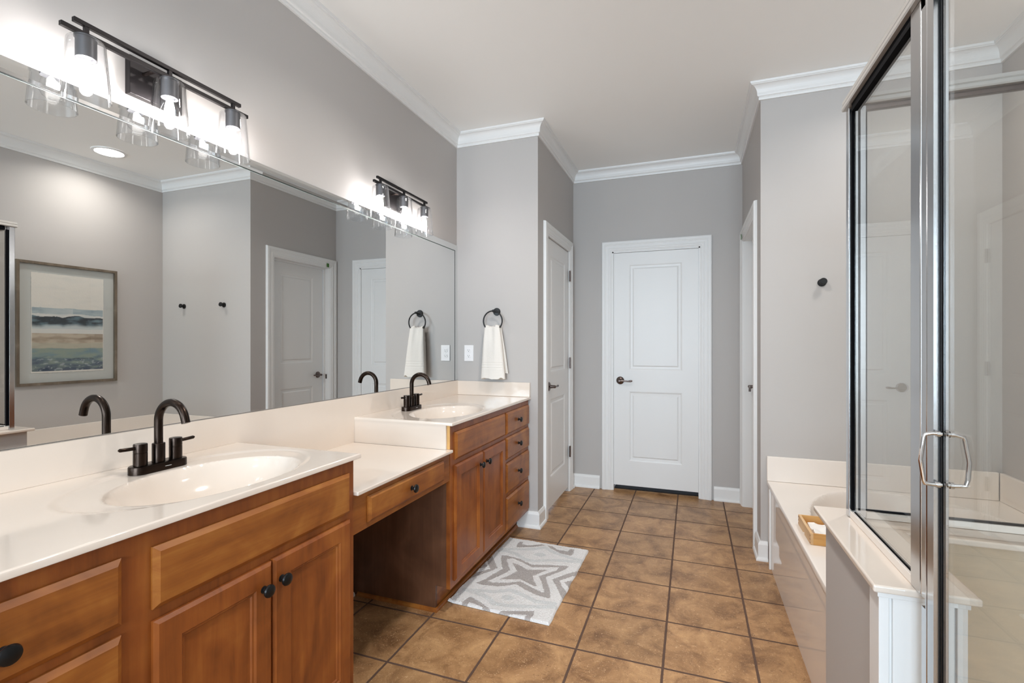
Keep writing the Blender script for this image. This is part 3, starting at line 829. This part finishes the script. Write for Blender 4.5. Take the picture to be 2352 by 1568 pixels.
MB().box(.407, XR-.021, YT-.020, YT-.0005, DZ+.0006, .604).box(XR-.020, XR-.0005, 1.672, YT-.0205, DZ+.0006, .604).build('splash', 'tubmarble', tub, bevel=.003)
# wooden tray and cloth
ty0, ty1, tx0, tx1, tz0, tz1 = 2.195, 2.425, .437, .765, DZ+.0008, DZ+.044
ty = thing('wooden_tray', (.60, 2.31, tz0), 'small pine tray with finger-jointed corners on the bathtub deck', 'tray')
s_ = MB(); n = 16; vs = []
hole = [(2.318+.016*math.cos(PI*i/n), tz0+.004+.014*math.sin(PI*i/n)) for i in range(n+1)]
for x in (tx0, tx0+.010):
    out = [(ty0, tz0), (ty0, tz1), (ty1, tz1), (ty1, tz0)]
    loop = [(ty0, tz0), (ty0, tz1), (ty1, tz1), (ty1, tz0), (hole[0][0], tz0)]+hole+[(hole[-1][0], tz0)]
    vs += [(x, p[0], p[1]) for p in loop]
k = len(loop)
s_.add(vs, [tuple(range(k)), tuple(range(k, 2*k))[::-1]]+[(i, (i+1) % k, k+(i+1) % k, k+i) for i in range(k)])
s_.build('end_board', 'pine_side', ty)
MB().box(tx1-.010, tx1, ty0, ty1, tz0, tz1).build('end_board', 'pine_side', ty)
MB().box(tx0+.0101, tx1-.0101, ty0, ty0+.010, tz0, tz1).build('side_board', 'pine', ty)
MB().box(tx0+.0101, tx1-.0101, ty1-.010, ty1, tz0, tz1).build('side_board', 'pine', ty)
MB().box(tx0+.0101, tx1-.0101, ty0+.0101, ty1-.0101, tz0+.002, tz0+.007).build('bottom_board', 'pine', ty)
for yy_ in (ty0, ty1-.0098):
    for q in range(3): MB().box(tx0-.0006, tx0+.0005, yy_, yy_+.0098, tz0+.005+q*.014, tz0+.0085+q*.014).build('finger_joint', 'wood_v', ty)
nu = 30; vs = []
for j in range(nu+1):
    for i in range(nu+1):
        u, v = i/nu, j/nu
        vs.append((tx0+.030+.24*u, ty0+.022+(.186)*v, tz0+.013+.012*max(0, noise.fractal(Vector((u*4, v*4, 2)), 1, 2, 3)+.25)+.006*math.sin(u*9+v*4)**2))
for j in range(nu+1):
    for i in range(nu+1):
        p = vs[j*(nu+1)+i]; vs.append((p[0], p[1], tz0+.0074))
K = (nu+1)**2; fs = []
for j in range(nu):
    for i in range(nu):
        a = j*(nu+1)+i; fs.append((a, a+1, a+nu+2, a+nu+1)); fs.append((K+a, K+a+nu+1, K+a+nu+2, K+a+1))
rim = [i for i in range(nu+1)]+[j*(nu+1)+nu for j in range(1, nu+1)]+[nu*(nu+1)+i for i in range(nu-1, -1, -1)]+[j*(nu+1) for j in range(nu-1, 0, -1)]
for q in range(len(rim)):
    a, b_ = rim[q], rim[(q+1) % len(rim)]; fs.append((a, b_, K+b_, K+a))
top_mesh(MB().add(vs, fs, True), 'folded_cloth', 'cloth', 'crumpled white cloth lying inside the wooden tray', 'cloth')

# ---------------------------------------------------------------- knee wall of the shower
kw = MB().box(.367, .487, 1.190, 1.525, 0, .7545).box(.367, XR-.0005, 1.525, 1.646, 0, .7545).build('wall_shower_knee', 'wall', kind='structure')
MB().box(.355, .373, 1.180, 1.235, 0, .7400).box(.3732, .379, 1.1865, 1.1895, 0, .7400).box(.379, .478, 1.1815, 1.1895, 0, .7400).box(.482, .4985, 1.180, 1.235, 0, .7400)\
    .box(.352, .502, 1.1765, 1.236, .7402, .7543).build('end_trim', 'trim', kw, bevel=.0015)
MB().box(.4872, .4895, 1.236, 1.5225, .05, .7543).box(.4895, XR-.001, 1.5225, 1.5248, .05, .7543).build('shower_side_facing', 'stone', kw)
cap = MB()
lp_ = [(.340, 1.160), (.513, 1.160), (.513, 1.503), (XR-.0005, 1.503), (XR-.0005, 1.671), (.340, 1.671)]
vs = [(x, y, .7550) for x, y in lp_]+[(x, y, .7700) for x, y in lp_]
cap.add(vs, [(0, 5, 4, 3, 2, 1), (6, 7, 8, 9, 10, 11)]+[(i, (i+1) % 6, 6+(i+1) % 6, 6+i) for i in range(6)])
top_mesh(cap, 'marble_ledge', 'marble', 'cream L-shaped marble ledge capping the low shower wall', 'ledge', bevel=.004, seg=3)
top_mesh(MB().box(.5000, XR-.001, .42, 1.5220, .0005, .045), 'shower_pan', 'stone', 'cream shower floor pan behind the glass door', 'shower pan', bevel=.004)
top_mesh(MB().box(.365, .4995, .42, 1.1755, .0005, .095), 'shower_curb', 'stone', 'low cream curb under the shower glass door', 'curb', bevel=.006)

# ---------------------------------------------------------------- shower enclosure
XG, YG, ZT = .420, 1.600, 1.905
se = thing('shower_enclosure', (XG, 1.3, .77), 'chrome-framed glass shower enclosure standing on the low wall at right', 'shower enclosure')
zb = .7708
# corner post and rails
MB().box(XG-.012, XG+.030, YG-.012, YG+.012, zb, ZT).build('corner_post', 'chrome', se, bevel=.002)
MB().box(XG-.007, XG+.003, YG-.022, YG-.0122, zb+.022, ZT-.018).build('corner_gasket', 'gasket', se)
MB().box(XG+.0105, XG+.016, YG-.0122, YG-.0118, zb+.02, ZT).box(XG+.0295, XG+.0312, YG-.013, YG+.012, zb+.022, ZT-.02).build('corner_seam', 'gasket', se)
hp = [(-.019, 0), (-.021, .004), (-.021, .012), (-.017, .015), (-.019, .018), (-.019, .027), (-.012, .030), (.012, .030), (.019, .027), (.019, .004), (.017, 0)]
def hdr(pts_a, pts_b, name):
    k = len(pts_a)
    MB().add(pts_a+pts_b, [tuple(range(k))[::-1], tuple(range(k, 2*k))]+[(i, (i+1) % k, k+(i+1) % k, k+i) for i in range(k)]).build(name, 'satin', se)
hdr([(XG+o, YG+.020, ZT+h) for o, h in hp], [(XG+o, .425, ZT+h) for o, h in hp], 'header_rail')
hdr([(XG+.0200, YG+o, ZT+h) for o, h in hp], [(XR-.001, YG+o, ZT+h) for o, h in hp], 'header_rail')
MB().box(XG-.010, XG+.010, .44, YG-.0305, ZT-.022, ZT-.0005).build('top_gasket', 'gasket', se)
MB().box(XG+.031, XR-.012, YG-.008, YG+.008, ZT-.013, ZT-.0005).build('top_gasket', 'pewter', se)
MB().box(XG-.009, XG+.009, 1.1875, YG-.0125, zb, zb+.018).box(XG+.0305, XR-.012, YG-.009, YG+.009, zb, zb+.018).build('bottom_rail', 'tubmarble', se, bevel=.001)  # chrome rail coloured like marble: the ledge's reflection is painted in
MB().box(XG-.0032, XG+.0032, 1.1875, YG-.0305, zb+.0182, zb+.0212).box(XG+.0315, XR-.012, YG-.0035, YG+.0035, zb+.0182, zb+.0235).build('bottom_gasket', 'gasket', se)
# fixed panes
MB().box(XG-.003, XG+.003, 1.187, YG-.0305, zb+.024, ZT-.0205).build('glass_panel', 'glass', se)
MB().box(XG+.0315, XR-.012, YG-.003, YG+.003, zb+.024, ZT-.0135).build('glass_panel', 'glass', se)
MB().box(XG+.012, XR-.012, .437, .443, .06, ZT-.002).build('glass_panel', 'glass', se)
MB().box(XR-.0115, XR-.0005, YG-.012, YG+.012, zb, ZT).build('wall_channel', 'chrome', se)
# middle jamb on the ledge and the strike post down to the curb
MB().box(XG-.011, XG+.011, 1.139, 1.186, zb, ZT).build('panel_jamb', 'chrome', se, bevel=.003)
sp = MB().lathe((XG-.002, 1.112, 0), (0, 0, 1), [(.011, .0960), (.011, ZT)], 20)
sp.box(XG-.012, XG+.010, 1.0835, 1.112, .0960, ZT).box(XG-.010, XG+.010, 1.112, 1.1375, .0960, .7540).box(XG-.010, XG+.010, 1.112, 1.1375, .7720, ZT)
sp.v = [(x, y, z) for x, y, z in sp.v]
sp.build('strike_post', 'chrome', se)
# door with its gasket and pull
dr = MB().box(XG-.003, XG+.003, .475, 1.0695, .105, ZT-.004).build('door', 'glass', se)
MB().box(XG-.0020, XG+.0020, 1.0735, 1.0785, .100, ZT-.002).build('door_gasket', 'gasket', dr)
MB().box(XG-.010, XG+.010, .450, .474, .0960, ZT-.001).build('hinge_jamb', 'chrome', dr)
hd = MB()
z0_, z1_ = 1.000, 1.088
hd.tube([(XG-.004, 1.073, z1_+.002), (XG-.018, 1.073, z1_+.003), (XG-.0290, 1.073, z1_), (XG-.0305, 1.073, z1_-.006), (XG-.0350, 1.073, (z0_+z1_)/2-.001), (XG-.0305, 1.073, z0_+.006), (XG-.0285, 1.073, z0_+.001), (XG-.018, 1.073, z0_), (XG-.004, 1.073, z0_)], .0036, 14)
hd.tube([(XG+.004, 1.073, z1_+.002), (XG+.016, 1.073, z1_+.001), (XG+.0270, 1.073, z1_-.002), (XG+.0285, 1.073, z1_-.008), (XG+.0345, 1.073, (z0_+z1_)/2-.002), (XG+.0330, 1.073, z0_+.012), (XG+.0295, 1.073, z0_+.001), (XG+.016, 1.073, z0_), (XG+.004, 1.073, z0_)], .0036, 14)
for zz_ in (z0_, z1_+.002):
    hd.cyl((XG-.0125, 1.073, zz_), (XG-.0072, 1.073, zz_), .0058, 18); hd.cyl((XG+.0072, 1.073, zz_), (XG+.0125, 1.073, zz_), .0058, 18)
hd.build('door_pull', 'chromep', dr)

# ---------------------------------------------------------------- bath rug
def rug():
    F, YW, H = 1120., .3526, 1.25
    s, c = math.sin(YW), math.cos(YW)
    def q(x, y):                                   # digitised outline points -> floor plane
        x = 1020+x/6.918; y = 1230+y/6.918
        u = (x-1176)/F; v = (789-y)/F; t = (.012-H)/v
        return ((-s+u*c)*t, (c+u*s)*t)
    polys = [
     [(1085,430),(1180,450),(1330,540),(1480,535),(1650,535),(1560,575),(1410,640),(1425,710),(1475,790),(1440,805),(1330,750),(1210,685),(1030,690),(870,690),(1000,640),(1165,560),(1120,490)],
     [(2130,550),(1950,600),(1715,690),(1780,790),(1830,900),(1870,980),(1910,990),(1960,900),(1880,810),(1835,710),(2060,635),(2130,600)],
     [(2060,695),(1910,730),(1950,790),(2000,810)],
     [(760,310),(800,390),(850,510),(740,560),(500,640),(390,690),(330,730),(470,585),(600,555),(730,520),(700,440),(680,375)],
     [(620,400),(650,430),(690,480),(620,505),(530,520)],
     [(1200,90),(1260,95),(1235,130),(1350,150),(1560,130),(1610,150),(1450,175),(1300,180),(1150,180),(1160,130)],
     [(1640,150),(1720,165),(1800,220),(1970,245),(2000,205),(2070,215),(2050,290),(2010,315),(1850,280),(1700,205)],
     [(410,955),(580,1050),(720,1150),(775,1240),(740,1262),(670,1220),(600,1120),(400,1050),(320,1140),(245,1110),(300,1040)],
     [(830,1220),(920,1190),(1150,1185),(1430,1185),(1430,1240),(1330,1365),(1260,1340),(1310,1250),(1020,1240),(930,1290),(840,1260)]]
    ring_o = [(920,300),(1000,310),(1200,360),(1400,455),(1700,460),(1990,480),(1930,530),(1620,655),(1640,750),(1680,850),(1690,970),(1660,990),(1500,950),(1300,860),(1150,770),(1000,790),(860,800),(600,775),(500,745),(640,690),(800,590),(930,525),(910,430),(905,340)]
    ring_i = [(1005,365),(1100,360),(1250,420),(1400,500),(1550,495),(1830,500),(1780,545),(1500,640),(1545,720),(1570,800),(1590,890),(1560,895),(1400,820),(1210,720),(1000,740),(760,735),(695,715),(900,625),(1050,550),(1030,480),(1000,400)]
    light = [[(1560,270),(1640,310),(1540,335),(1400,300),(1470,275)], [(930,950),(1050,940),(1130,1000),(1010,1030),(900,990)]]
    lines = [[(330,850),(560,870),(760,890),(1050,860),(1250,940),(1450,1040),(1750,1080)], [(330,850),(500,900),(650,960),(800,1080),(1000,1110),(1300,1120),(1750,1130)],
             [(850,215),(1100,215),(1400,215),(1600,190),(1780,280),(2000,350),(2230,400)], [(850,230),(1000,245),(1150,290),(1290,380),(1450,400),(1750,385),(2200,420)]]
    polys = [[q(*p) for p in P] for P in polys]; ring_o = [q(*p) for p in ring_o]; ring_i = [q(*p) for p in ring_i]
    light = [[q(*p) for p in P] for P in light]; lines = [[q(*p) for p in P] for P in lines]
    def inside(P, x, y):
        r = False; n = len(P)
        for i in range(n):
            x1, y1 = P[i]; x2, y2 = P[i-1]
            if (y1 > y) != (y2 > y) and x < (x2-x1)*(y-y1)/(y2-y1)+x1: r = not r
        return r
    def dline(P, x, y):
        d = 9
        for i in range(len(P)-1):
            ax, ay = P[i]; bx, by = P[i+1]; L2 = (bx-ax)**2+(by-ay)**2
            t = max(0, min(1, ((x-ax)*(bx-ax)+(y-ay)*(by-ay))/L2)); d = min(d, math.hypot(x-ax-t*(bx-ax), y-ay-t*(by-ay)))
        return d
    C = [(-1.108, 2.106), (-.592, 2.082), (-.580, 2.910), (-1.094, 2.925)]
    nu, nv = 170, 270; vs = []; cs = []
    white = S(240, 239, 238)[:3]; gray = S(190, 184, 181)[:3]; lg = S(224, 226, 226)[:3]
    for j in range(nv+1):
        for i in range(nu+1):
            u, v = i/nu, j/nv
            x = (C[0][0]*(1-u)+C[1][0]*u)*(1-v)+(C[3][0]*(1-u)+C[2][0]*u)*v
            y = (C[0][1]*(1-u)+C[1][1]*u)*(1-v)+(C[3][1]*(1-u)+C[2][1]*u)*v
            ed = min(i, nu-i, (j), (nv-j))
            x += .006*noise.noise(Vector((v*9, 0, i/nu*3)))*(1 if i in range(3) or i > nu-3 else .3)
            jx = x+.0035*noise.noise(Vector((x*130, y*130, 0))); jy = y+.0035*noise.noise(Vector((x*130, y*130, 5)))
            cc = white
            if any(dline(P, jx, jy) < .015 for P in lines) or any(inside(P, jx, jy) for P in light): cc = lg
            g = (inside(ring_o, jx, jy) and not inside(ring_i, jx, jy)) or any(inside(P, jx, jy) for P in polys)
            if g:
                k = random.uniform(.80, 1.10); cc = tuple(a*k for a in gray)
            else:
                k = random.uniform(.95, 1.03); cc = tuple(min(1, a*k) for a in cc)
            z = .012+random.uniform(-.0012, .0016)+.002*noise.noise(Vector((x*9, y*9, 0)))-(.002 if g else 0)
            if ed == 0: z = .0015
            elif ed == 1: z *= .75
            if u < .06 and v < .06: z += .005*(1-u/.06)*(1-v/.06)
            vs.append((x, y, z)); cs.append(cc)
    fs = [(j*(nu+1)+i, j*(nu+1)+i+1, (j+1)*(nu+1)+i+1, (j+1)*(nu+1)+i) for j in range(nv) for i in range(nu)]
    mb = MB().add(vs, fs, True)
    o = top_mesh(mb, 'bath_rug', 'rug', 'white and grey tufted bath rug with a four-pointed star pattern on the tile floor', 'rug')
    ca = o.data.color_attributes.new('Col', 'FLOAT_COLOR', 'POINT')
    for k, c_ in enumerate(cs): ca.data[k].color = (c_[0], c_[1], c_[2], 1)
rug()
